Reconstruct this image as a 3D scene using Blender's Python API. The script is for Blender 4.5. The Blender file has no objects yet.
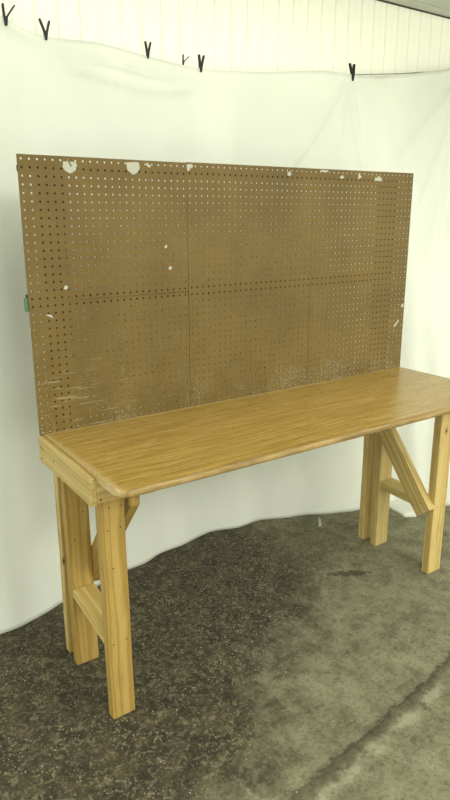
import bpy, bmesh, math, random
from mathutils import Vector, Matrix, noise as mnoise
random.seed(7)
IN = 0.0254
COL = bpy.context.scene.collection
scene = bpy.context.scene
H = 35.4          # table height, inches


# ---------------------------------------------------------------- nodes
class G:
    def __init__(self, name):
        self.m = bpy.data.materials.new(name); self.m.use_nodes = True
        self.t = self.m.node_tree; self.t.nodes.clear()
        self.out = self.t.nodes.new('ShaderNodeOutputMaterial')

    def n(self, typ, ins=None, **kw):
        nd = self.t.nodes.new(typ)
        for k, v in kw.items(): setattr(nd, k, v)
        for k, v in (ins or {}).items(): self.set(nd.inputs[k], v)
        return nd

    def set(self, sock, v):
        if isinstance(v, bpy.types.NodeSocket): self.t.links.new(v, sock)
        else: sock.default_value = v

    def math(self, op, a, b=0.0, c=0.0, clamp=False):
        nd = self.n('ShaderNodeMath', operation=op, use_clamp=clamp)
        for i, v in enumerate((a, b, c)): self.set(nd.inputs[i], v)
        return nd.outputs[0]

    def ss(self, x, lo, hi, a=0.0, b=1.0):
        nd = self.n('ShaderNodeMapRange', {'Value': x, 'From Min': lo, 'From Max': hi, 'To Min': a, 'To Max': b},
                    interpolation_type='SMOOTHSTEP')
        return nd.outputs[0]

    def mix(self, f, a, b, blend='MIX'):
        nd = self.n('ShaderNodeMix', data_type='RGBA', blend_type=blend)
        self.set(nd.inputs[0], f)
        self.set(nd.inputs[6], a if isinstance(a, bpy.types.NodeSocket) else (*a, 1))
        self.set(nd.inputs[7], b if isinstance(b, bpy.types.NodeSocket) else (*b, 1))
        return nd.outputs[2]

    def noise(self, vec, scale, detail=3, rough=.5, dist=0):
        nd = self.n('ShaderNodeTexNoise', {'Vector': vec, 'Scale': scale, 'Detail': detail, 'Roughness': rough,
                                           'Distortion': dist})
        return nd.outputs[0]

    def scale(self, vec, s, off=None):
        nd = self.n('ShaderNodeMapping', {'Vector': vec, 'Scale': s})
        if off is not None: self.set(nd.inputs['Location'], off)
        return nd.outputs[0]

    def bump(self, h, strength=.3, dist=.002):
        return self.n('ShaderNodeBump', {'Height': h, 'Strength': strength, 'Distance': dist}).outputs[0]

    def bsdf(self, color, rough, normal=None, spec=.5, **extra):
        b = self.n('ShaderNodeBsdfPrincipled')
        self.set(b.inputs['Base Color'], color if isinstance(color, bpy.types.NodeSocket) else (*color, 1))
        self.set(b.inputs['Roughness'], rough)
        self.set(b.inputs['Specular IOR Level'], spec)
        if normal is not None: self.set(b.inputs['Normal'], normal)
        return b

    def done(self, sh):
        self.t.links.new(sh, self.out.inputs[0]); return self.m


def lin(r, g, b):
    f = lambda c: (c / 255 / 12.92) if c / 255 <= .04045 else ((c / 255 + .055) / 1.055) ** 2.4
    return (f(r), f(g), f(b))


def mat_lumber(name, base, dark, knotty=1.0):
    g = G(name)
    co = g.n('ShaderNodeTexCoord').outputs['Object']
    rnd = g.n('ShaderNodeObjectInfo').outputs['Random']
    off = g.n('ShaderNodeCombineXYZ', {'X': g.math('MULTIPLY', rnd, 37.0), 'Y': g.math('MULTIPLY', rnd, 11.0),
                                       'Z': g.math('MULTIPLY', rnd, 5.0)}).outputs[0]
    v = g.n('ShaderNodeVectorMath', operation='ADD'); g.set(v.inputs[0], co); g.set(v.inputs[1], off); v = v.outputs[0]
    warp = g.noise(g.scale(v, (2.2, 9, 9)), 1.0, 3)
    sep = g.n('ShaderNodeSeparateXYZ', {'Vector': v})
    y = g.math('ADD', sep.outputs[1], g.math('MULTIPLY', warp, .06))
    wv = g.n('ShaderNodeCombineXYZ', {'X': g.math('MULTIPLY', sep.outputs[0], .25), 'Y': y, 'Z': sep.outputs[2]}).outputs[0]
    rings = g.noise(g.scale(wv, (1, 95, 60)), 1.0, 2)
    fine = g.noise(g.scale(v, (9, 420, 420)), 1.0, 2)
    c = g.mix(g.ss(rings, .35, .68), base, dark)
    c = g.mix(g.math('MULTIPLY', g.ss(fine, .45, .75), .22), c, tuple(x * .55 for x in base))
    # knots
    kv = g.n('ShaderNodeTexVoronoi', {'Vector': g.scale(v, (1.0, 1.7, 1.7)), 'Scale': 5.2, 'Randomness': 1.0})
    kd = kv.outputs['Distance']
    c = g.mix(g.math('MULTIPLY', g.ss(kd, .16, .05), .5 * knotty), c, lin(150, 100, 45))
    c = g.mix(g.math('MULTIPLY', g.ss(kd, .075, .045), .8 * knotty), c, lin(70, 42, 20))
    # handling grime
    gr = g.noise(g.scale(v, (5, 14, 14)), 1.0, 4, .6)
    c = g.mix(g.math('MULTIPLY', g.ss(gr, .5, .75), .35), c, lin(120, 95, 55))
    tone = g.math('ADD', g.math('MULTIPLY', rnd, .16), .92)
    hs = g.n('ShaderNodeHueSaturation', {'Color': c, 'Value': tone}).outputs[0]
    return g.done(g.bsdf(hs, .62, g.bump(g.math('ADD', rings, g.math('MULTIPLY', fine, .5)), .25, .001), .35).outputs[0])


def mat_top():
    g = G('laminate_top')
    co = g.n('ShaderNodeTexCoord').outputs['Object']
    warp = g.noise(g.scale(co, (1.1, 6, 1)), 1.0, 3)
    sep = g.n('ShaderNodeSeparateXYZ', {'Vector': co})
    y = g.math('ADD', sep.outputs[1], g.math('MULTIPLY', warp, .05))
    wv = g.n('ShaderNodeCombineXYZ', {'X': sep.outputs[0], 'Y': y, 'Z': 0.0}).outputs[0]
    a = g.noise(g.scale(wv, (2.2, 90, 1)), 1.0, 3, .6)
    b = g.noise(g.scale(wv, (6, 260, 1)), 1.0, 3, .6)
    c = g.mix(g.ss(a, .40, .60), lin(172, 143, 72), lin(148, 117, 48))
    c = g.mix(g.math('MULTIPLY', g.ss(b, .5, .68), .38), c, lin(104, 74, 30))
    c = g.mix(g.math('MULTIPLY', g.ss(b, .48, .34), .5), c, lin(196, 170, 112))
    # dark grain dashes and pale scuffs
    d = g.noise(g.scale(co, (16, 150, 1)), 1.0, 3, .65)
    c = g.mix(g.math('MULTIPLY', g.ss(d, .6, .72), .5), c, lin(88, 66, 32))
    s = g.noise(g.scale(co, (10, 70, 1)), 1.0, 5, .75, .6)
    s2 = g.noise(co, 3.0, 3)
    worn = g.math('MULTIPLY', g.ss(s, .58, .68), g.ss(s2, .42, .65))
    c = g.mix(g.math('MULTIPLY', worn, .7), c, lin(208, 192, 150))
    # worn rim: left end, back and front nose
    ed = g.math('MINIMUM', g.math('SUBTRACT', sep.outputs[0], .018), g.math('ADD', sep.outputs[1], 23.9 * IN + .01))
    ed = g.math('MINIMUM', ed, g.math('MULTIPLY', sep.outputs[1], -1.0))
    ed = g.math('ADD', ed, g.math('MULTIPLY', g.math('SUBTRACT', s, .5), .05))
    c = g.mix(g.math('MULTIPLY', g.ss(ed, .022, .0), .6), c, lin(192, 170, 122))
    nose = g.ss(g.math('ADD', sep.outputs[1], g.math('MULTIPLY', g.math('SUBTRACT', s, .5), .012)), -23.15 * IN, -23.5 * IN)
    c = g.mix(g.math('MULTIPLY', nose, .6), c, g.mix(g.ss(b, .4, .6), lin(126, 102, 50), lin(90, 70, 32)))
    r = g.math('ADD', g.math('ADD', g.math('MULTIPLY', s, .35), .12), g.math('MULTIPLY', nose, .25))
    return g.done(g.bsdf(c, r, g.bump(g.math('ADD', a, b), .12, .0008), .5).outputs[0])


def mat_peg():
    g = G('brown_hardboard')
    pos = g.n('ShaderNodeNewGeometry').outputs['Position']
    sep = g.n('ShaderNodeSeparateXYZ', {'Vector': pos}); x, z = sep.outputs[0], sep.outputs[2]
    n1 = g.noise(pos, 3.5, 4, .6)
    n2 = g.noise(pos, 160, 3, .7)
    c = g.mix(g.ss(n1, .3, .7), lin(96, 77, 30), lin(109, 89, 38))
    c = g.mix(g.math('MULTIPLY', g.ss(n2, .45, .7), .35), c, lin(62, 49, 26))
    # chalky dust and scratches, denser near the tabletop
    low = g.ss(z, (H + 20) * IN, H * IN)
    patch = g.noise(pos, 4.0, 3)
    dens = g.math('MULTIPLY', low, g.ss(patch, .35, .65))
    sp = g.noise(g.scale(pos, (1, 1, .55)), 210, 4, .75)
    thr = g.math('SUBTRACT', .70, g.math('MULTIPLY', dens, .14))
    m = g.math('GREATER_THAN', sp, thr)
    c = g.mix(g.math('MULTIPLY', m, .75), c, lin(165, 152, 120))
    # horizontal dry scratches at the lower left
    hs = g.noise(g.scale(pos, (5, 1, 110)), 1.0, 3, .7, .4)
    mh = g.math('MULTIPLY', g.ss(hs, .58, .64), g.math('MULTIPLY', g.ss(z, (H + 14) * IN, (H + 5) * IN), g.ss(x, .5, .1)))
    c = g.mix(g.math('MULTIPLY', mh, .7), c, lin(165, 152, 120))
    hs2 = g.noise(g.scale(pos, (170, 1, 6)), 1.0, 3, .7, .4)
    mh2 = g.math('MULTIPLY', g.ss(hs2, .58, .66), g.math('MULTIPLY', low, g.ss(patch, .42, .6)))
    c = g.mix(g.math('MULTIPLY', mh2, .45), c, lin(150, 136, 104))
    return g.done(g.bsdf(c, .6, g.bump(n2, .15, .0006), .3).outputs[0])


def mat_floor():
    g = G('stained_concrete')
    pos = g.n('ShaderNodeNewGeometry').outputs['Position']
    sep = g.n('ShaderNodeSeparateXYZ', {'Vector': pos}); x, y = sep.outputs[0], sep.outputs[1]
    big = g.noise(pos, 2.2, 5, .6)
    med = g.noise(pos, 11, 5, .65)
    fin = g.noise(pos, 75, 4, .7)
    light = g.mix(g.ss(med, .3, .7), lin(94, 92, 68), lin(128, 126, 98))
    dark = g.mix(g.ss(med, .35, .72), lin(44, 40, 26), lin(76, 70, 48))
    # oily stain with its own outline: under and left of the bench
    L = g.math('SUBTRACT', g.math('MULTIPLY', g.math('SUBTRACT', x, .80), .59),
               g.math('MULTIPLY', g.math('ADD', y, .40), .81))
    L = g.math('ADD', L, g.math('MULTIPLY', g.math('SUBTRACT', big, .5), .7))
    L = g.math('ADD', L, g.math('MULTIPLY', g.math('SUBTRACT', med, .5), .25))
    right = g.math('MULTIPLY', g.ss(x, 1.05, 1.45), .62)
    # a clean strip along the sheet hem at the far side
    light = g.mix(g.math('MULTIPLY', g.ss(g.noise(pos, 5, 5, .7, .4), .5, .68), .5), light, lin(140, 137, 110))
    m = g.math('MAXIMUM', g.ss(L, -.16, .22), right)
    c = g.mix(m, dark, light)
    c = g.mix(g.math('MULTIPLY', g.ss(fin, .48, .7), .42), c, lin(40, 37, 27))
    c = g.mix(g.math('MULTIPLY', g.ss(fin, .46, .28), .30), c, lin(156, 152, 126))
    # trodden-in dust: clumps of pale specks
    cl = g.noise(pos, 38, 6, .82, .8)
    c = g.mix(g.math('MULTIPLY', g.ss(cl, .50, .62), g.math('ADD', .10, g.math('MULTIPLY', g.math('SUBTRACT', 1.0, m), .42))), c,
              lin(138, 130, 100))
    c = g.mix(g.math('MULTIPLY', g.ss(cl, .48, .38), .40), c, lin(34, 31, 20))
    # pale grit
    v = g.n('ShaderNodeTexVoronoi', {'Vector': pos, 'Scale': 95.0, 'Randomness': 1.0})
    sel = g.n('ShaderNodeSeparateColor', {'Color': v.outputs['Color']}).outputs[0]
    gm = g.math('MULTIPLY', g.ss(v.outputs['Distance'], .42, .22), g.math('GREATER_THAN', sel, .62))
    gm = g.math('MULTIPLY', gm, g.ss(g.noise(pos, 9, 4, .6), .42, .60))
    c = g.mix(g.math('MULTIPLY', gm, g.math('ADD', .12, g.math('MULTIPLY', g.math('SUBTRACT', 1.0, m), .36))), c,
              lin(160, 153, 122))
    # joint running across the slab, with a worn dark lip
    wob = g.math('MULTIPLY', g.math('SUBTRACT', g.noise(pos, 9, 6, .75), .5), .12)
    ln = g.math('ADD', g.math('ADD', g.math('MULTIPLY', x, .15), -1.045), wob)
    dd = g.math('SUBTRACT', y, ln)
    ad = g.math('ABSOLUTE', dd)
    band = g.math('MULTIPLY', g.ss(g.math('ADD', ad, g.math('MULTIPLY', g.math('SUBTRACT', fin, .5), .03)), .036, .0), g.ss(x, .1, .35))
    c = g.mix(g.math('MULTIPLY', band, .6), c, lin(62, 56, 38))
    core = g.math('MULTIPLY', g.ss(g.math('ABSOLUTE', g.math('SUBTRACT', dd, .008)), .009, .001), g.ss(x, .15, .6))
    c = g.mix(g.math('MULTIPLY', core, .6), c, lin(44, 39, 26))
    lip = g.math('MULTIPLY', g.ss(g.math('ABSOLUTE', g.math('ADD', dd, .045)), .03, .005), g.ss(med, .4, .6))
    c = g.mix(g.math('MULTIPLY', lip, .4), c, lin(165, 160, 135))
    # second hairline crack, pale
    l2 = g.math('ADD', g.math('SUBTRACT', y, g.math('MULTIPLY', x, -2.2)), .36)
    l2 = g.math('ABSOLUTE', g.math('ADD', l2, g.math('MULTIPLY', wob, 1.6)))
    c = g.mix(g.math('MULTIPLY', g.math('MULTIPLY', g.ss(l2, .012, .003), g.ss(y, -.8, -.95)), .5), c, lin(155, 150, 125))
    # small oil patch beside the right-hand legs
    px = g.math('DIVIDE', g.math('SUBTRACT', x, 1.35), .085)
    py = g.math('DIVIDE', g.math('ADD', g.math('SUBTRACT', y, g.math('MULTIPLY', g.math('SUBTRACT', x, 1.35), -.55)), .19), .028)
    pr = g.math('ADD', g.math('MULTIPLY', px, px), g.math('MULTIPLY', py, py))
    pr = g.math('ADD', pr, g.math('MULTIPLY', g.math('SUBTRACT', g.noise(pos, 45, 5, .8, .5), .5), 7.0))
    c = g.mix(g.math('MULTIPLY', g.ss(pr, 1.3, .6), .75), c, lin(48, 44, 32))
    h = g.math('ADD', g.math('ADD', g.math('MULTIPLY', fin, .7), med), g.math('MULTIPLY', band, -1.2))
    rough = g.math('SUBTRACT', .85, g.math('MULTIPLY', g.math('SUBTRACT', 1.0, m), .12))
    return g.done(g.bsdf(c, rough, g.bump(h, .55, .004), .35).outputs[0])


def mat_sheet():
    g = G('white_plastic_sheet')
    pos = g.n('ShaderNodeNewGeometry').outputs['Position']
    n = g.noise(g.scale(pos, (3, 3, 1.2)), 1.0, 4, .6, .5)
    n2 = g.noise(pos, 14, 4, .6, .8)
    c = g.mix(g.ss(n, .3, .7), lin(228, 231, 217), lin(236, 239, 225))
    b = g.bsdf(c, .5, g.bump(g.math('ADD', n, g.math('MULTIPLY', n2, .15)), .35, .02), .35)
    tr = g.n('ShaderNodeBsdfTranslucent'); g.set(tr.inputs[0], (.90, .92, .84, 1))
    mx = g.n('ShaderNodeMixShader'); g.set(mx.inputs[0], .25)
    g.t.links.new(b.outputs[0], mx.inputs[1]); g.t.links.new(tr.outputs[0], mx.inputs[2])
    return g.done(mx.outputs[0])


def mat_plain(name, col, rough=.5, metal=0, spec=.5, ns=40, amt=.12):
    g = G(name)
    pos = g.n('ShaderNodeTexCoord').outputs['Object']
    n = g.noise(pos, ns, 3)
    c = g.mix(g.math('MULTIPLY', g.ss(n, .35, .7), amt), col, tuple(x * .5 for x in col))
    b = g.bsdf(c, rough, None, spec); b.inputs['Metallic'].default_value = metal
    return g.done(b.outputs[0])


M = dict(
    lumber=mat_lumber('pine_lumber', lin(170, 144, 76), lin(146, 116, 52)),
    lumber_pale=mat_lumber('pale_pine_lumber', lin(194, 173, 112), lin(171, 145, 80), 1.2),
    shaded_wood=mat_lumber('shade_toned_lumber', lin(70, 54, 32), lin(48, 36, 20)),  # lumber with shade put into its colour, for behind the pegboard holes
    top=mat_top(), peg=mat_peg(), floor=mat_floor(), sheet=mat_sheet(),
    wall=mat_plain('white_steel_siding', lin(244, 244, 226), .42, amt=.03, ns=3),
    ceil=mat_plain('grey_white_ceiling', lin(204, 208, 194), .5, amt=.1, ns=5),
    joint=mat_plain('dark_joint', lin(70, 62, 46), .8),
    black=mat_plain('black_plastic', lin(16, 15, 13), .6),
    steel=mat_plain('spring_steel', lin(80, 80, 76), .35, 1.0),
    screw=mat_plain('dark_screw', lin(48, 40, 30), .5, .6),
    scrap=mat_plain('torn_white_paper', lin(172, 172, 152), .8, amt=.15, ns=120),
    green=mat_plain('green_tape', lin(62, 110, 78), .5),
    wire=mat_plain('grey_wire', lin(120, 124, 108), .5, .4),
    chip=mat_plain('pale_wood_chip', lin(158, 150, 122), .8),
)


# ---------------------------------------------------------------- mesh helpers
def link(name, me, mat, parent=None, loc=(0, 0, 0)):
    if mat is not None and not me.materials: me.materials.append(mat)
    o = bpy.data.objects.new(name, me); COL.objects.link(o)
    o.location = loc
    if parent is not None: o.parent = parent
    return o


def from_bm(name, bm, mat, parent=None, loc=(0, 0, 0), smooth=False):
    me = bpy.data.meshes.new(name)
    bmesh.ops.recalc_face_normals(bm, faces=bm.faces[:])
    bm.to_mesh(me); bm.free()
    if smooth:
        for p in me.polygons: p.use_smooth = True
    return link(name, me, mat, parent, loc)


def empty(name, loc=(0, 0, 0)):
    o = bpy.data.objects.new(name, None); COL.objects.link(o); o.location = loc; o.empty_display_size = .1
    return o


def tag(o, label, cat, group=None, kind=None):
    if label: o['label'] = label
    if cat: o['category'] = cat
    if group: o['group'] = group
    if kind: o['kind'] = kind
    return o


def board(name, a, b, width_dir, w, t, mat, parent, bev=.09, warp=.0):
    """Plank from a to b (inches, centre line); w along width_dir, t along the third axis. Grain follows its length."""
    a = Vector(a) * IN; b = Vector(b) * IN; w *= IN; t *= IN
    X = (b - a); L = X.length; X.normalize()
    Y = Vector(width_dir); Y = (Y - X * Y.dot(X)).normalized(); Z = X.cross(Y)
    bm = bmesh.new(); n = max(2, int(L / .08))
    rings = []
    for i in range(n + 1):
        x = L * i / n - L / 2
        wy = math.sin(i * 1.3 + L * 9) * .0006 + warp * math.sin(math.pi * i / n)
        rings.append([bm.verts.new((x, sy * w / 2 + wy, sz * t / 2)) for sy, sz in ((-1, -1), (1, -1), (1, 1), (-1, 1))])
    for r, s in zip(rings, rings[1:]):
        for k in range(4): bm.faces.new((r[k], r[(k + 1) % 4], s[(k + 1) % 4], s[k]))
    bm.faces.new(rings[0]); bm.faces.new(rings[-1][::-1])
    bmesh.ops.recalc_face_normals(bm, faces=bm.faces[:])
    ed = [e for e in bm.edges if e.calc_face_angle(0) > .8]
    bmesh.ops.bevel(bm, geom=ed, offset=bev * IN, segments=2, affect='EDGES', profile=.5)
    o = from_bm(name, bm, mat)
    mw = Matrix((( X.x, Y.x, Z.x, (a.x + b.x) / 2), (X.y, Y.y, Z.y, (a.y + b.y) / 2), (X.z, Y.z, Z.z, (a.z + b.z) / 2), (0, 0, 0, 1)))
    o.parent = parent
    o.matrix_basis = mw
    return o, mw


def prism(name, poly_yz, x0, x1, mat, parent, axis, bev=.07):
    """Plank cut to an outline in the YZ plane (inches); local X runs along `axis` so the grain does too."""
    X = Vector((0, axis[0], axis[1])).normalized(); Y = Vector((1, 0, 0)); Z = X.cross(Y)
    c = Vector(((x0 + x1) / 2, sum(p[0] for p in poly_yz) / len(poly_yz), sum(p[1] for p in poly_yz) / len(poly_yz)))
    R = Matrix((X, Y, Z))
    bm = bmesh.new()
    A = [bm.verts.new(R @ ((Vector((x0, y, z)) - c) * IN)) for y, z in poly_yz]
    B = [bm.verts.new(R @ ((Vector((x1, y, z)) - c) * IN)) for y, z in poly_yz]
    k = len(A)
    bm.faces.new(A); bm.faces.new(B[::-1])
    for i in range(k): bm.faces.new((A[i], B[i], B[(i + 1) % k], A[(i + 1) % k]))
    bmesh.ops.recalc_face_normals(bm, faces=bm.faces[:])
    bmesh.ops.bevel(bm, geom=bm.edges[:], offset=bev * IN, segments=2, affect='EDGES')
    o = from_bm(name, bm, mat)
    mw = R.transposed().to_4x4(); mw.translation = c * IN
    o.parent = parent; o.matrix_basis = mw
    return o, mw


def screw(pt, nrm, boardpair, r=.13):
    """Recessed dark screw head on a board at bench point pt (inches)."""
    o, mw = boardpair
    bm = bmesh.new()
    bmesh.ops.create_cone(bm, cap_ends=True, segments=14, radius1=r * IN, radius2=r * .85 * IN, depth=.04 * IN)
    # cross slot
    for a in (0, math.pi / 2):
        q = bmesh.ops.create_cube(bm, size=1)['verts']
        for v in q:
            v.co = Vector((v.co.x * r * 1.2 * IN, v.co.y * r * .25 * IN, v.co.z * .01 * IN + .021 * IN))
        bmesh.ops.rotate(bm, verts=q, matrix=Matrix.Rotation(a, 3, 'Z'))
    s = from_bm('screw_head', bm, M['screw'])
    rot = Vector((0, 0, 1)).rotation_difference(Vector(nrm)).to_matrix().to_4x4()
    rot.translation = Vector(pt) * IN
    s.parent = o; s.matrix_basis = mw.inverted() @ rot
    return s


# ---------------------------------------------------------------- setting
def grid_plane(name, x0, x1, y0, y1, z, mat, depth=.1):
    bm = bmesh.new()
    v = [bm.verts.new(c) for c in ((x0, y0, z), (x1, y0, z), (x1, y1, z), (x0, y1, z))]
    w = [bm.verts.new((c.co.x, c.co.y, z - depth)) for c in v]
    bm.faces.new(v); bm.faces.new(w[::-1])
    for i in range(4): bm.faces.new((v[i], w[i], w[(i + 1) % 4], v[(i + 1) % 4]))
    return from_bm(name, bm, mat)


tag(grid_plane('floor', -4.5, 6.5, -6, .9, 0, M['floor']), None, None, kind='structure')

# ribbed white wall: flat pans with a narrow groove every 96 mm
WY = .72; CZ = 2.757
bm = bmesh.new()
xs = []
x = .253 - .0957 * 48
while x < 6.4:
    xs += [(x, 0), (x + .0035, .007), (x + .0065, .007), (x + .011, 0), (x + .046, -.0006), (x + .0495, .0008), (x + .053, -.0006)]
    x += .0957
prof = [(px, WY + d) for px, d in xs]
lo = [bm.verts.new((a, b, 0)) for a, b in prof]; hi = [bm.verts.new((a, b, CZ)) for a, b in prof]
for i in range(len(prof) - 1): bm.faces.new((lo[i], lo[i + 1], hi[i + 1], hi[i]))
bl = [bm.verts.new((prof[k][0], WY + .08, zz)) for k, zz in ((0, 0), (-1, 0), (-1, CZ), (0, CZ))]
bm.faces.new(bl)
tag(from_bm('wall_back', bm, M['wall']), None, None, kind='structure')
# ceiling: ribbed panels running along the wall
bm = bmesh.new()
pr = []; y = WY + .08
while y > -1.0:
    pr += [(y, 0), (y - .055, 0), (y - .06, .006), (y - .068, .006), (y - .073, 0)]
    y -= .11
a = [bm.verts.new((-4.5, yy, CZ + d)) for yy, d in pr]; b = [bm.verts.new((6.5, yy, CZ + d)) for yy, d in pr]
for i in range(len(pr) - 1): bm.faces.new((a[i], b[i], b[i + 1], a[i + 1]))
tag(from_bm('ceiling', bm, M['ceil']), None, None, kind='structure')
# dark gap where wall and ceiling meet
bm = bmesh.new()
bmesh.ops.create_cube(bm, size=1)
for v in bm.verts: v.co = Vector((v.co.x * 10 + 1, v.co.y * .008 + WY - .006, v.co.z * .006 + CZ - .0035))
tag(from_bm('trim_1', bm, M['joint']), None, None, kind='structure')


# ---------------------------------------------------------------- hanging sheet
def interp(tab, x):
    if x <= tab[0][0]: return tab[0][1:]
    for i in range(len(tab) - 1):
        p, q = tab[i], tab[i + 1]
        if x <= q[0]:
            pm = tab[max(i - 1, 0)]; qn = tab[min(i + 2, len(tab) - 1)]
            t = (x - p[0]) / (q[0] - p[0]); r = []
            for k in range(1, len(p)):
                m0 = (q[k] - pm[k]) / max(q[0] - pm[0], 1e-6) * (q[0] - p[0])
                m1 = (qn[k] - p[k]) / max(qn[0] - p[0], 1e-6) * (q[0] - p[0])
                r.append((2 * t**3 - 3 * t**2 + 1) * p[k] + (t**3 - 2 * t**2 + t) * m0 + (-2 * t**3 + 3 * t**2) * q[k] + (t**3 - t**2) * m1)
            return tuple(r)
    return tab[-1][1:]


TOP = [(-1.7, 2.50), (-.6, 2.42), (-.05, 2.372), (.164, 2.333), (.254, 2.298), (.35, 2.285), (.557, 2.291), (.782, 2.267), (1.031, 2.252),
       (1.364, 2.272), (1.74, 2.318), (1.878, 2.323), (2.095, 2.331), (2.326, 2.361), (2.745, 2.436), (3.6, 2.56)]
BOT = [(-1.7, .16), (-.6, .22), (-.14, .277), (0, .295), (.141, .355), (.35, .395), (.63, .441), (.908, .515), (1.281, .497),
       (1.555, .397), (1.896, .268), (2.118, .226), (2.24, .10), (2.32, .03), (2.6, -.04), (3.6, -.10)]


def sstep(a, b, x):
    t = min(1, max(0, (x - a) / (b - a))); return t * t * (3 - 2 * t)


def gs(x, s): return math.exp(-(x / s) ** 2)


NU, NV = 420, 110
me = bpy.data.meshes.new('backdrop_sheet'); vs = []; fs = []
for i in range(NU + 1):
    x = -1.7 + 5.3 * i / NU
    zt = interp(TOP, x)[0]; yb = interp(BOT, x)[0]
    for j in range(NV + 1):
        v = j / NV; z = zt * v
        s = v ** .9
        y = yb * (1 - s) + .56 * s
        d = 0
        # soft hanging folds, stronger towards the right and the hem
        amp = .006 + .013 * (1 - v) + .040 * sstep(1.8, 2.5, x)
        ph = (x + .34 * sstep(1.9, 2.6, x) * (v - 1) * -1) * 17 + 1.6 * mnoise.noise(Vector((x * 1.4, v * .8, 3)))
        d += amp * math.sin(ph) * mnoise.noise(Vector((x * 2.1, v * .7, 1.3))) * 2.0
        d += .020 * mnoise.noise(Vector((x * 2.3, v * 3.1, 9))) + .004 * mnoise.noise(Vector((x * 9, v * 11, 4)))
        # drag folds that swag from the clips
        h = zt - z
        if x < 1.6:
            sw = .035 + .03 * math.sin(max(0, min(1, (x - .33) / .7)) * math.pi)
            d += -.020 * gs(h - sw, .014) * sstep(.3, .45, x) * (1 - sstep(1.0, 1.3, x))
            d += -.013 * gs(h - sw * 2.0, .018) * sstep(.3, .5, x) * (1 - sstep(.9, 1.2, x))
        # tension creases fanning out below the right-hand clip and up to the far right corner
        for k, (cx, cz, sl) in enumerate(((1.96, 2.33, -.35), (1.96, 2.33, -.9), (1.96, 2.33, .1), (2.9, 2.46, -.30), (2.9, 2.46, -.45), (2.9, 2.46, -.65), (2.9, 2.46, -1.2))):
            dz = cz - z
            if dz > 0:
                lx = cx + sl * dz
                d += -.017 * gs(x - lx, .014 + .02 * dz) * sstep(0, .1, dz) * (1 - sstep(.7, 1.6, dz))
        d *= sstep(0, .06, h)
        y += d
        y = min(y, .63)
        lim = .075
        vs.append((x, y if x > 2.05 else max(y, lim), max(z, 0.002)))
for i in range(NU):
    for j in range(NV):
        a = i * (NV + 1) + j
        fs.append((a, a + NV + 1, a + NV + 2, a + 1))
me.from_pydata(vs, [], fs)
for p in me.polygons: p.use_smooth = True
sheet = link('backdrop_sheet', me, M['sheet'])
md = sheet.modifiers.new('thickness', 'SOLIDIFY'); md.thickness = .0012
tag(sheet, 'large white sheet hung across the back wall behind the workbench, down to the floor', 'backdrop sheet')
# loose corner of the hem turned out on the floor
outl = [(2.058, .235), (2.030, .062), (2.085, .026), (2.17, .06), (2.245, .13), (2.20, .21)]
bm = bmesh.new(); cx = sum(p[0] for p in outl) / 6; cy = sum(p[1] for p in outl) / 6
rings = []
for r in (0, .25, .5, .75, 1):
    ring = []
    for k in range(24):
        f = k / 4; p = outl[int(f) % 6]; q = outl[(int(f) + 1) % 6]; t = f - int(f)
        X = cx + r * (p[0] + (q[0] - p[0]) * t - cx); Y = cy + r * (p[1] + (q[1] - p[1]) * t - cy)
        ring.append(bm.verts.new((X, Y, .012 + .006 * mnoise.noise(Vector((X * 20, Y * 20, 0))) + (.008 if r < .9 else 0))))
        if r == 0: break
    rings.append(ring)
for k in range(24): bm.faces.new((rings[0][0], rings[1][k], rings[1][(k + 1) % 24]))
for r, s in zip(rings[1:], rings[2:]):
    for k in range(24): bm.faces.new((r[k], s[k], s[(k + 1) % 24], r[(k + 1) % 24]))
lowr = [bm.verts.new((v.co.x, v.co.y, .001)) for v in rings[-1]]
for k in range(24): bm.faces.new((rings[-1][k], lowr[k], lowr[(k + 1) % 24], rings[-1][(k + 1) % 24]))
fl = from_bm('folded_hem', bm, M['sheet'], sheet); fl['label'] = 'turned-out corner of the hem lying on the floor'

# wire that carries the sheet
cu = bpy.data.curves.new('wire_path', 'CURVE'); cu.dimensions = '3D'; cu.bevel_depth = .0022; cu.bevel_resolution = 2
W = [(-1.7, 2.48), (.18, 2.315), (.332, 2.272), (.773, 2.25), (1.035, 2.24), (1.55, 2.29), (1.95, 2.325), (2.35, 2.373), (2.75, 2.432), (3.6, 2.565)]
sp = cu.splines.new('POLY'); sp.points.add(len(W) - 1)
for k, (a, z) in enumerate(W): sp.points[k].co = (a, .583, z, 1)
tmp = bpy.data.objects.new('tmp', cu); COL.objects.link(tmp)
dg = bpy.context.evaluated_depsgraph_get(); me = bpy.data.meshes.new_from_object(tmp.evaluated_get(dg))
bpy.data.objects.remove(tmp)
me.materials.clear()
tag(link('hanging_wire', me, M['wire']), 'thin grey wire strung across the white wall along the top of the white sheet', 'wire')


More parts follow.
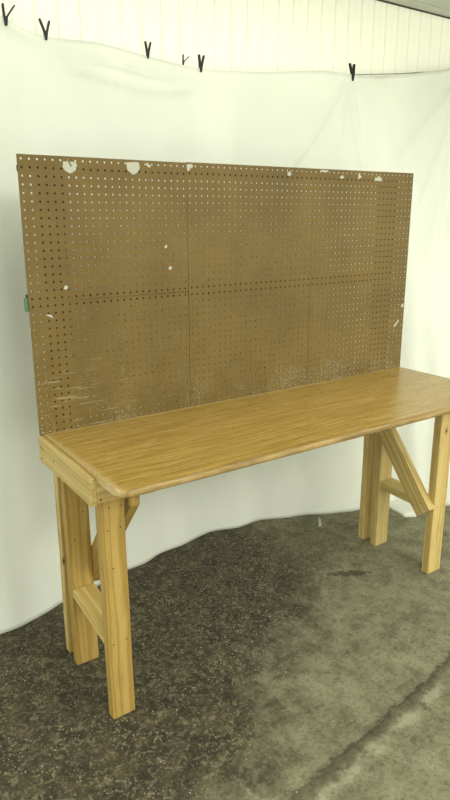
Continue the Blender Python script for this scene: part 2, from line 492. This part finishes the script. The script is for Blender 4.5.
# ---------------------------------------------------------------- spring clips
def lever(side, open_ang, length=.062, grip=.038):
    bm = bmesh.new()
    # profile along z: jaw (-grip) to handle (+length); bends outward above the pivot
    prof = [(-grip, .0022, .0032, .008), (-grip * .5, .0042, .0040, .009), (0, .0056, .0050, .010), (length * .35, .0052, .0044, .010),
            (length * .75, .0054, .0046, .010), (length, .0050, .0038, .009)]
    rr = []
    for z, off, hw, hd in prof:
        zz = z; xo = off
        if z > 0: xo = off + z * math.tan(open_ang)
        rr.append([bm.verts.new((side * (xo + a * hw), b * hd, zz)) for a, b in ((-1, -1), (1, -1), (1, 1), (-1, 1))])
    for r, s in zip(rr, rr[1:]):
        for k in range(4): bm.faces.new((r[k], r[(k + 1) % 4], s[(k + 1) % 4], s[k]))
    bm.faces.new(rr[0]); bm.faces.new(rr[-1][::-1])
    bmesh.ops.recalc_face_normals(bm, faces=bm.faces[:])
    bmesh.ops.bevel(bm, geom=[e for e in bm.edges if e.calc_face_angle(0) > .7], offset=.0008, segments=2, affect='EDGES')
    return bm


def coil():
    bm = bmesh.new(); pts = []
    for k in range(61):
        a = k / 60 * 2 * math.pi * 4
        pts.append(Vector((.0042 * math.cos(a), (k / 60 - .5) * .016, .0042 * math.sin(a))))
    prev = None
    for k, p in enumerate(pts):
        a = k / 60 * 2 * math.pi * 4
        rad = Vector((math.cos(a), 0, math.sin(a))); up = Vector((0, 1, 0))
        ring = [bm.verts.new(p + (rad * math.cos(b) + up * math.sin(b)) * .0011) for b in (0, 1.57, 3.14, 4.71)]
        if prev:
            for q in range(4): bm.faces.new((prev[q], prev[(q + 1) % 4], ring[(q + 1) % 4], ring[q]))
        prev = ring
    return bm


def clip(x, z, la, ra, tilt, sc, label, dy=.0, turn=0):
    t = empty('spring_clip', (x, .56 + dy, z))
    t.rotation_euler = (0, tilt, turn); t.scale = (sc, sc, sc)
    tag(t, label, 'clip', 'black spring clips holding up the sheet')
    a = from_bm('lever', lever(-1, la), M['black'], t)
    b = from_bm('lever', lever(1, ra), M['black'], t)
    from_bm('spring', coil(), M['steel'], t, smooth=True)
    return t


clip(.184, 2.328, .04, .66, -.02, .72, 'black spring clip at the far left, its right handle splayed wide')
clip(.334, 2.298, .42, .26, .04, .70, 'black open-handled spring clip second from the left on the sheet edge')
clip(.772, 2.284, .20, .25, .02, .64, 'upright black clip, leftmost of the close trio above the pegboard', 0)
clip(.946, 2.270, .10, .75, .15, .42, 'smallest black clip, tilted, in the middle of the trio above the pegboard', 0)
clip(1.035, 2.262, .14, .26, .03, .70, 'upright black clip, rightmost of the close trio above the pegboard', 0)
clip(1.968, 2.325, .42, .03, .02, .80, 'lone black clip at the right, its handles almost closed')

# ---------------------------------------------------------------- workbench
bench = empty('workbench', (0, 0, 0))
tag(bench, 'wooden workbench with a brown pegboard back and golden woodgrain top on pine legs', 'workbench')
Lw = 72
# tabletop with rounded nose and clipped front corner
TT = .95
bm = bmesh.new()
x0, x1, yb, yf = .55, Lw, -.03, -23.75
out = [(x0, yb), (x1, yb), (x1, yf + .8), (x1 - .8, yf), (x0 + 1.1, yf), (x0 + .28, yf + .35), (x0, yf + 1.1)]
up = [bm.verts.new((a * IN, b * IN, H * IN)) for a, b in out]; dn = [bm.verts.new((a * IN, b * IN, (H - TT) * IN)) for a, b in out]
bm.faces.new(up); bm.faces.new(dn[::-1])
for i in range(len(out)): bm.faces.new((up[i], dn[i], dn[(i + 1) % len(out)], up[(i + 1) % len(out)]))
bmesh.ops.recalc_face_normals(bm, faces=bm.faces[:])
fe = [e for e in bm.edges if all(v.co.y < (yf + 1.2) * IN for v in e.verts) and abs(e.verts[0].co.z - e.verts[1].co.z) < .001]
oe = [e for e in bm.edges if e not in fe and abs(e.verts[0].co.z - H * IN) < 1e-4 and abs(e.verts[1].co.z - H * IN) < 1e-4 and min(v.co.x for v in e.verts) < .03]
bmesh.ops.bevel(bm, geom=fe, offset=.40 * IN, segments=5, affect='EDGES', profile=.5)
top = from_bm('tabletop', bm, M['top'], bench)

zt = H - TT
PL = M['lumber_pale']; LM = M['lumber']
skirt = board('side_apron', (.14, -.03, H - .02 - 1.78), (.14, -17.15, H - .5 - 1.72), (0, 0, 1), 3.5, .8, PL, bench, .07)
skirt2 = board('side_apron', (Lw - .8, -.1, zt - 1.75), (Lw - .8, -16.0, zt - 1.75), (0, 0, 1), 3.5, .75, PL, bench, .07)
rail = board('front_apron', (.55, -16.6, zt - 1.4), (Lw - .4, -16.6, zt - 1.45), (0, 0, 1), 2.85, 1.1, PL, bench, .07)
brail = board('back_apron', (.85, -.82, zt - 1.75), (Lw - 1.2, -.82, zt - 1.75), (0, 0, 1), 3.5, 1.5, LM, bench, .07)

# legs, uprights
LW = 3.4
lx, rx = 1.75, 64.85
leg_fl = board('leg', (1.45 + 1.6, -15.25, 0), (1.25 + 1.6, -15.25, zt), (1, 0, 0), 3.2, 1.5, LM, bench)
leg_bl = board('leg', (lx + LW / 2, -2.35, 0), (lx - .1 + LW / 2, -2.35, zt), (1, 0, 0), LW, 1.5, LM, bench)
leg_fr = board('leg', (rx + LW / 2, -15.25, 0), (rx + LW / 2, -15.25, zt), (1, 0, 0), LW, 1.5, PL, bench)
leg_br = board('leg', (rx + LW / 2, -2.35, 0), (rx + LW / 2, -2.35, zt), (1, 0, 0), LW, 1.5, PL, bench)
PB = .24
for ux, lean in ((lx + .1 + 1.7, .5), (rx + .1 + 1.7, 0)):
    xm = ux + lean * .47
    board('upright', (ux, PB + .75, 0), (xm, PB + .75, H - .6), (1, 0, 0), 3.4, 1.5, PL, bench)
    board('upright', (xm, PB + .75, H - .6), (ux + lean, PB + .75, H + 34.9), (1, 0, 0), 3.4, 1.5, M['shaded_wood'], bench)  # upper length coloured dark as painted shade, so its holes read dark
# rails behind the pegboard, with shade painted into their dark colour
r1 = board('top_rail', (3.7 + 2.2, PB + .4, H + 34.2), (rx, PB + .4, H + 34.2), (0, 0, 1), .8, .75, M['shaded_wood'], bench)
board('top_rail', (.2, PB + .4, H + 34.2), (lx + .1, PB + .4, H + 34.2), (0, 0, 1), .8, .75, M['shaded_wood'], bench)
board('middle_rail', (5.9, PB + .4, H + 17.9), (rx, PB + .4, H + 17.9), (0, 0, 1), 1.9, .75, M['shaded_wood'], bench)
board('middle_rail', (0, PB + .4, H + 17.9), (lx + .3, PB + .4, H + 17.9), (0, 0, 1), 1.9, .75, M['shaded_wood'], bench)
# green tape on the rail's end
bm = bmesh.new(); bmesh.ops.create_cube(bm, size=1)
for v in bm.verts: v.co = Vector(((v.co.x * .42 - .16) * IN, (v.co.y * .5 + PB + .2) * IN, (v.co.z * 1.8 + H + 17.6) * IN))
bmesh.ops.bevel(bm, geom=bm.edges[:], offset=.04 * IN, segments=2, affect='EDGES')
o = from_bm('tape_tab', bm, M['green'], bench); o['label'] = 'green tape tab on the left edge of the pegboard'

# stretchers between front and back legs (flat)
st_l = board('stretcher', (lx + 1.7, -3.1, 12.1), (lx + 1.6, -14.5, 10.6), (1, 0, 0), 3.3, 1.2, PL, bench)
st_r = board('stretcher', (rx + 1.75, -3.1, 13.3), (rx + 1.75, -14.5, 12.9), (1, 0, 0), 3.4, 1.6, PL, bench)
# diagonal braces on the inner sides of the legs
bx = lx + LW
br_l = prism('brace', [(-15.95, 33.0), (-15.95, 29.6), (-2.0, 10.9 + 1.2), (-1.65, 17.0), (-14.6, 34.3), (-15.5, 34.3)], bx + .02, bx + 1.5, LM, bench, (-12.8, 17.2))
br_r = board('brace', (rx - .76, -2.3, 27.9), (rx - .76, -14.95, 12.3), (0, -1, 1), 3.5, 1.5, PL, bench)

# screws (bench inches)
for y, z in ((-.9, H - 1.4), (-1.6, H - 1.5), (-1.1, H - 2.9), (-5.6, H - 1.9)):
    screw((-.265, y, z), (-1, 0, 0), skirt, .17)
for x, z in ((1.0, zt - 2.4),): screw((x, -17.16, z), (0, -1, 0), rail, .12)
for x, z in ((2.5, 30.2), (4.1, 30.1), (3.8, 27.3), (2.2, 27.2), (3.9, 11.4), (2.1, 11.2), (2.6, 22)): screw((x, -16.01, z), (0, -1, 0), leg_fl, .1)
for x, z in ((2.7, 20.2), (4.2, 24.2)): screw((x, -3.11, z), (0, -1, 0), leg_bl, .1)
for y, z in ((-5.0, 25.6), (-4.2, 23.8), (-14.3, 14.0), (-12.6, 13.2)): screw((rx - 1.52, y, z), (-1, 0, 0), br_r, .12)
for y, z in ((-7.6, 23.2),): screw((rx - .7, y - .25, z + .2), (0, -.776, .63), br_r, .12)
for x, z in ((rx + 1, 13.3), (rx + 2.6, 13.3), (rx + 1.4, 31)): screw((x, -16.01, z), (0, -1, 0), leg_fr, .1)
screw((rx + .8, -3.11, 13.4), (0, -1, 0), leg_br, .13)


# pegboard: real 1/4" holes on a one-inch grid
def peg_mesh(nx, nz, th=.125, r=.14):
    vs, fs = [], []
    K = 12
    for i in range(nx):
        for k in range(nz):
            cx, cz = i + .5, k + .5
            b = len(vs)
            for dep in (0, th):
                for q in range(K):
                    a = 2 * math.pi * (q + .5) / K - math.pi * .75 - math.pi / K
                    # perimeter point: 3 segments per side starting at lower left corner
                    s, f = divmod(q, 3); f /= 3
                    P = ((f, 0), (1, f), (1 - f, 1), (0, 1 - f))[s]
                    vs.append(((i + P[0]) * IN, dep * IN, (k + P[1]) * IN))
                for q in range(K):
                    a = -math.pi * .75 + 2 * math.pi * q / K
                    vs.append(((cx + r * math.cos(a)) * IN, dep * IN, (cz + r * math.sin(a)) * IN))
            for q in range(K):
                q2 = (q + 1) % K
                fs.append((b + q, b + q2, b + K + q2, b + K + q))
                c = b + 2 * K
                fs.append((c + q2, c + q, c + K + q, c + K + q2))
                fs.append((b + K + q, b + K + q2, c + K + q2, c + K + q))
    for (a, c) in (((0, 0), (nx, 0)), ((nx, 0), (nx, nz)), ((nx, nz), (0, nz)), ((0, nz), (0, 0))):
        b = len(vs)
        vs += [(a[0] * IN, 0, a[1] * IN), (c[0] * IN, 0, c[1] * IN), (c[0] * IN, th * IN, c[1] * IN), (a[0] * IN, th * IN, a[1] * IN)]
        fs.append((b + 1, b, b + 3, b + 2))
    m = bpy.data.meshes.new('pegboard_panel'); m.from_pydata(vs, [], fs); m.materials.append(M['peg'])
    return m


pm = peg_mesh(24, 18)
ZB = H - .2
offs = {(0, 0): (0, 0, 0), (1, 0): (.0, .0, 0), (2, 0): (0, .0, 0), (0, 1): (-.02, 0, .006), (1, 1): (0.0, .0, .0), (2, 1): (0, 0, -.002)}
for (i, k), (dx, dz, rot) in offs.items():
    o = link('pegboard_panel', pm, None, bench, ((24.0 * i + dx + .02) * IN, 0.0, (ZB + 18.0 * k + dz) * IN))
    sx = (24 - (.10, .07, .0)[i]) / 24 if k == 0 else (24 - (.05, .03, 0)[i]) / 24
    o.scale = (sx, 1, 1)
    o.rotation_euler = (0, rot * .5, 0)


# torn white remnants stuck on the board
def scrap(cx, cz, pts, extra=None, label=None, th=.02):
    bm = bmesh.new()
    a = [bm.verts.new(((cx + p[0]) * IN, -.015 * IN, (H + cz + p[1]) * IN)) for p in pts]
    b = [bm.verts.new(((cx + p[0]) * IN, -(.015 + th) * IN, (H + cz + p[1]) * IN)) for p in pts]
    n = len(pts)
    bm.faces.new(a); bm.faces.new(b[::-1])
    for i in range(n): bm.faces.new((a[i], b[i], b[(i + 1) % n], a[(i + 1) % n]))
    o = from_bm('paper_scrap', bm, M['scrap'], bench)
    o['label'] = label or 'torn white scrap stuck to the pegboard'
    return o


def disc(r, cut, n=22, seed=0):
    random.seed(seed); p = []
    for i in range(n):
        a = math.pi + math.pi * 2 * i / n; rr = r * (1 + random.uniform(-.07, .07))
        x, z = rr * math.cos(a), rr * math.sin(a)
        p.append((x, min(z, cut + random.uniform(-.04, .04))))
    return p


s1 = scrap(6.7, 34.75, disc(.95, .42, seed=1), label='half-round torn white scrap, the left of two large ones')
bm = bmesh.new(); bmesh.ops.create_cube(bm, size=1)
for v in bm.verts:
    q = Vector((v.co.x * .16, 0, v.co.z * .85)); q.rotate(Matrix.Rotation(-.55, 3, 'Y'))
    v.co = Vector(((q.x + 6.7) * IN, (-.045 + v.co.y * .02) * IN, (q.z + H + 34.95) * IN))
o = from_bm('scrap_tear', bm, M['peg'], s1); o['label'] = 'brown slit torn in the scrap'
scrap(15.6, 34.95, disc(.98, .5, seed=3), label='rounded torn white scrap, the right of two large ones')
scrap(17.9, 35.2, [(-.35, -.0), (.0, -.3), (.3, -.35), (.4, -.1), (.05, .1), (-.1, .35)])
scrap(24.5, 35.15, [(-.45, -.45), (-.1, -.55), (.05, -.2), (.5, -.05), (.55, .35), (.1, .42), (-.5, .35)])
scrap(42.8, 34.9, [(-.35, -.3), (.1, -.42), (.5, -.1), (.2, .15), (.3, .5), (0, .25), (-.35, .1)])
scrap(50.2, 35.5, [(-.9, -.12), (.2, -.2), (.9, -.1), (.8, .12), (-.8, .15)])
scrap(54.2, 34.7, [(-.5, -.2), (.2, -.3), (.5, .0), (.1, .25), (-.3, .12)])
scrap(58.4, 34.9, [(-.4, -.5), (.3, -.15), (.5, .0), (0, .2), (-.3, .7), (-.45, .2)])
scrap(62.9, 34.6, [(-1.0, -.3), (.9, -.35), (.9, .1), (.3, .35), (0, .6), (-.3, .2), (-.7, .25)])
scrap(70.2, 8.6, [(-.9, -.6), (-.2, -.3), (.5, .5), (.6, .8), (.2, .6), (-.4, .1)])
scrap(71.3, 12.0, [(-.3, -.3), (.4, -.2), (.45, .4), (0, .3)])
scrap(5.1, 19.5, [(-.3, -.2), (.2, -.25), (.3, .1), (0, .35), (-.25, .1)])
scrap(2.6, 15.9, [(-.5, .2), (.1, -.05), (.5, -.3), (.3, .15), (-.1, .3)])
scrap(20.9, 21.3, [(-.25, -.2), (.2, -.25), (.3, .2), (-.1, .3)])
scrap(20.3, 24.3, [(-.25, -.2), (.2, -.15), (.2, .3), (-.1, .2)])

# ---------------------------------------------------------------- bits on the floor
random.seed(11)
bm = bmesh.new()
def foot(x, y):
    X, Y = x / IN, y / IN
    return (1 < X < 6 or 64 < X < 69) and (-16.5 < Y < -14 or -3.6 < Y < 2.2)


for k in range(1500):
    while True:
        x = random.uniform(-.6, 2.0); y = random.uniform(-1.3, .42)
        Lm = (x - .72) * .59 - (y + .40) * .81
        dens = 1 if Lm < 0 and x < 1.35 else .12
        dens *= .35 + .9 * max(0, mnoise.noise(Vector((x * 4, y * 4, 2))) + .35)
        dens *= .4 + 1.0 * gs(math.hypot(x - .75, y + .25), .55)
        if random.random() < dens and y < interp(BOT, x)[0] - .04 and not foot(x, y): break
    s = random.uniform(.0012, .0034); a = random.uniform(0, 6.28); e = random.uniform(.35, 1)
    ca, sa = math.cos(a) * s, math.sin(a) * s
    h = random.uniform(.0006, .0018)
    q = [(ca, sa), (-sa * e, ca * e), (-ca, -sa), (sa * e, -ca * e)]
    lo = [bm.verts.new((x + u, y + w, .0002)) for u, w in q]; hi = [bm.verts.new((x + u * .8, y + w * .8, h + .0002)) for u, w in q]
    bm.faces.new(hi)
    for i in range(4): bm.faces.new((lo[i], lo[(i + 1) % 4], hi[(i + 1) % 4], hi[i]))
tag(from_bm('sawdust_chips', bm, M['chip']), 'pale sawdust and wood chips scattered on the dark stained floor under the bench', 'sawdust', kind='stuff')
# one curled white chip standing on the floor near the sheet
bm = bmesh.new()
pr = [(-.008, 0), (-.004, .004), (.004, .003), (.009, -.003)]
rows = []
for z, k in ((0, 1.15), (.014, 1), (.03, .8), (.042, .5), (.052, .15)):
    rows.append([bm.verts.new((1.566 + a * k, .245 + b + z * .12 + dd, z)) for dd in (0, .0015) for a, b in (pr if dd == 0 else pr[::-1])])
for r, s in zip(rows, rows[1:]):
    for k in range(8): bm.faces.new((r[k], r[(k + 1) % 8], s[(k + 1) % 8], s[k]))
bm.faces.new(rows[0]); bm.faces.new(rows[-1][::-1])
tag(from_bm('white_chip', bm, M['scrap']), 'small curled white chip standing on the floor in front of the sheet hem', 'debris')

# ---------------------------------------------------------------- light
def area(name, loc, target, sx, sy, power, col):
    l = bpy.data.lights.new(name, 'AREA'); l.shape = 'RECTANGLE'; l.size = sx; l.size_y = sy; l.energy = power; l.color = col
    o = bpy.data.objects.new(name, l); COL.objects.link(o); o.location = loc
    o.rotation_euler = (Vector(target) - Vector(loc)).to_track_quat('-Z', 'Y').to_euler()
    return o


area('front_light', (1.7, -3.7, 2.62), (.9, 0, .9), 2.6, .4, 50, (1, .985, .90))
area('gap_fill_light', (.6, .2, 2.72), (.6, .27, 0), 2.8, .15, 4.5, (1, .985, .88))  # added unseen fill, brightens the sheet and holes behind the pegboard
w = bpy.data.worlds.new('room_light'); scene.world = w; w.use_nodes = True
w.node_tree.nodes['Background'].inputs[0].default_value = (.985, 1.0, .90, 1)
w.node_tree.nodes['Background'].inputs[1].default_value = 2.1

# ---------------------------------------------------------------- camera
cam = bpy.data.cameras.new('camera'); co = bpy.data.objects.new('camera', cam); COL.objects.link(co)
R = Vector((0.82291424, -0.56815909, -0.00272167)); U = Vector((0.15670541, 0.2223604, 0.96228856)); F = Vector((0.5461278, 0.79230745, -0.27201714))
mw = Matrix(((R.x, U.x, -F.x, -.68009741), (R.y, U.y, -F.y, -2.10924251), (R.z, U.z, -F.z, 1.62364519), (0, 0, 0, 1)))
co.matrix_world = mw
cam.sensor_fit = 'VERTICAL'; cam.sensor_height = 36; cam.sensor_width = 36; cam.lens = 651.556 / 800 * 36
cam.clip_start = .05
scene.camera = co
vs_ = scene.view_settings
vs_.view_transform = 'Standard'; vs_.look = 'None'; vs_.gamma = 1; vs_.use_curve_mapping = False; vs_.exposure = 0.07
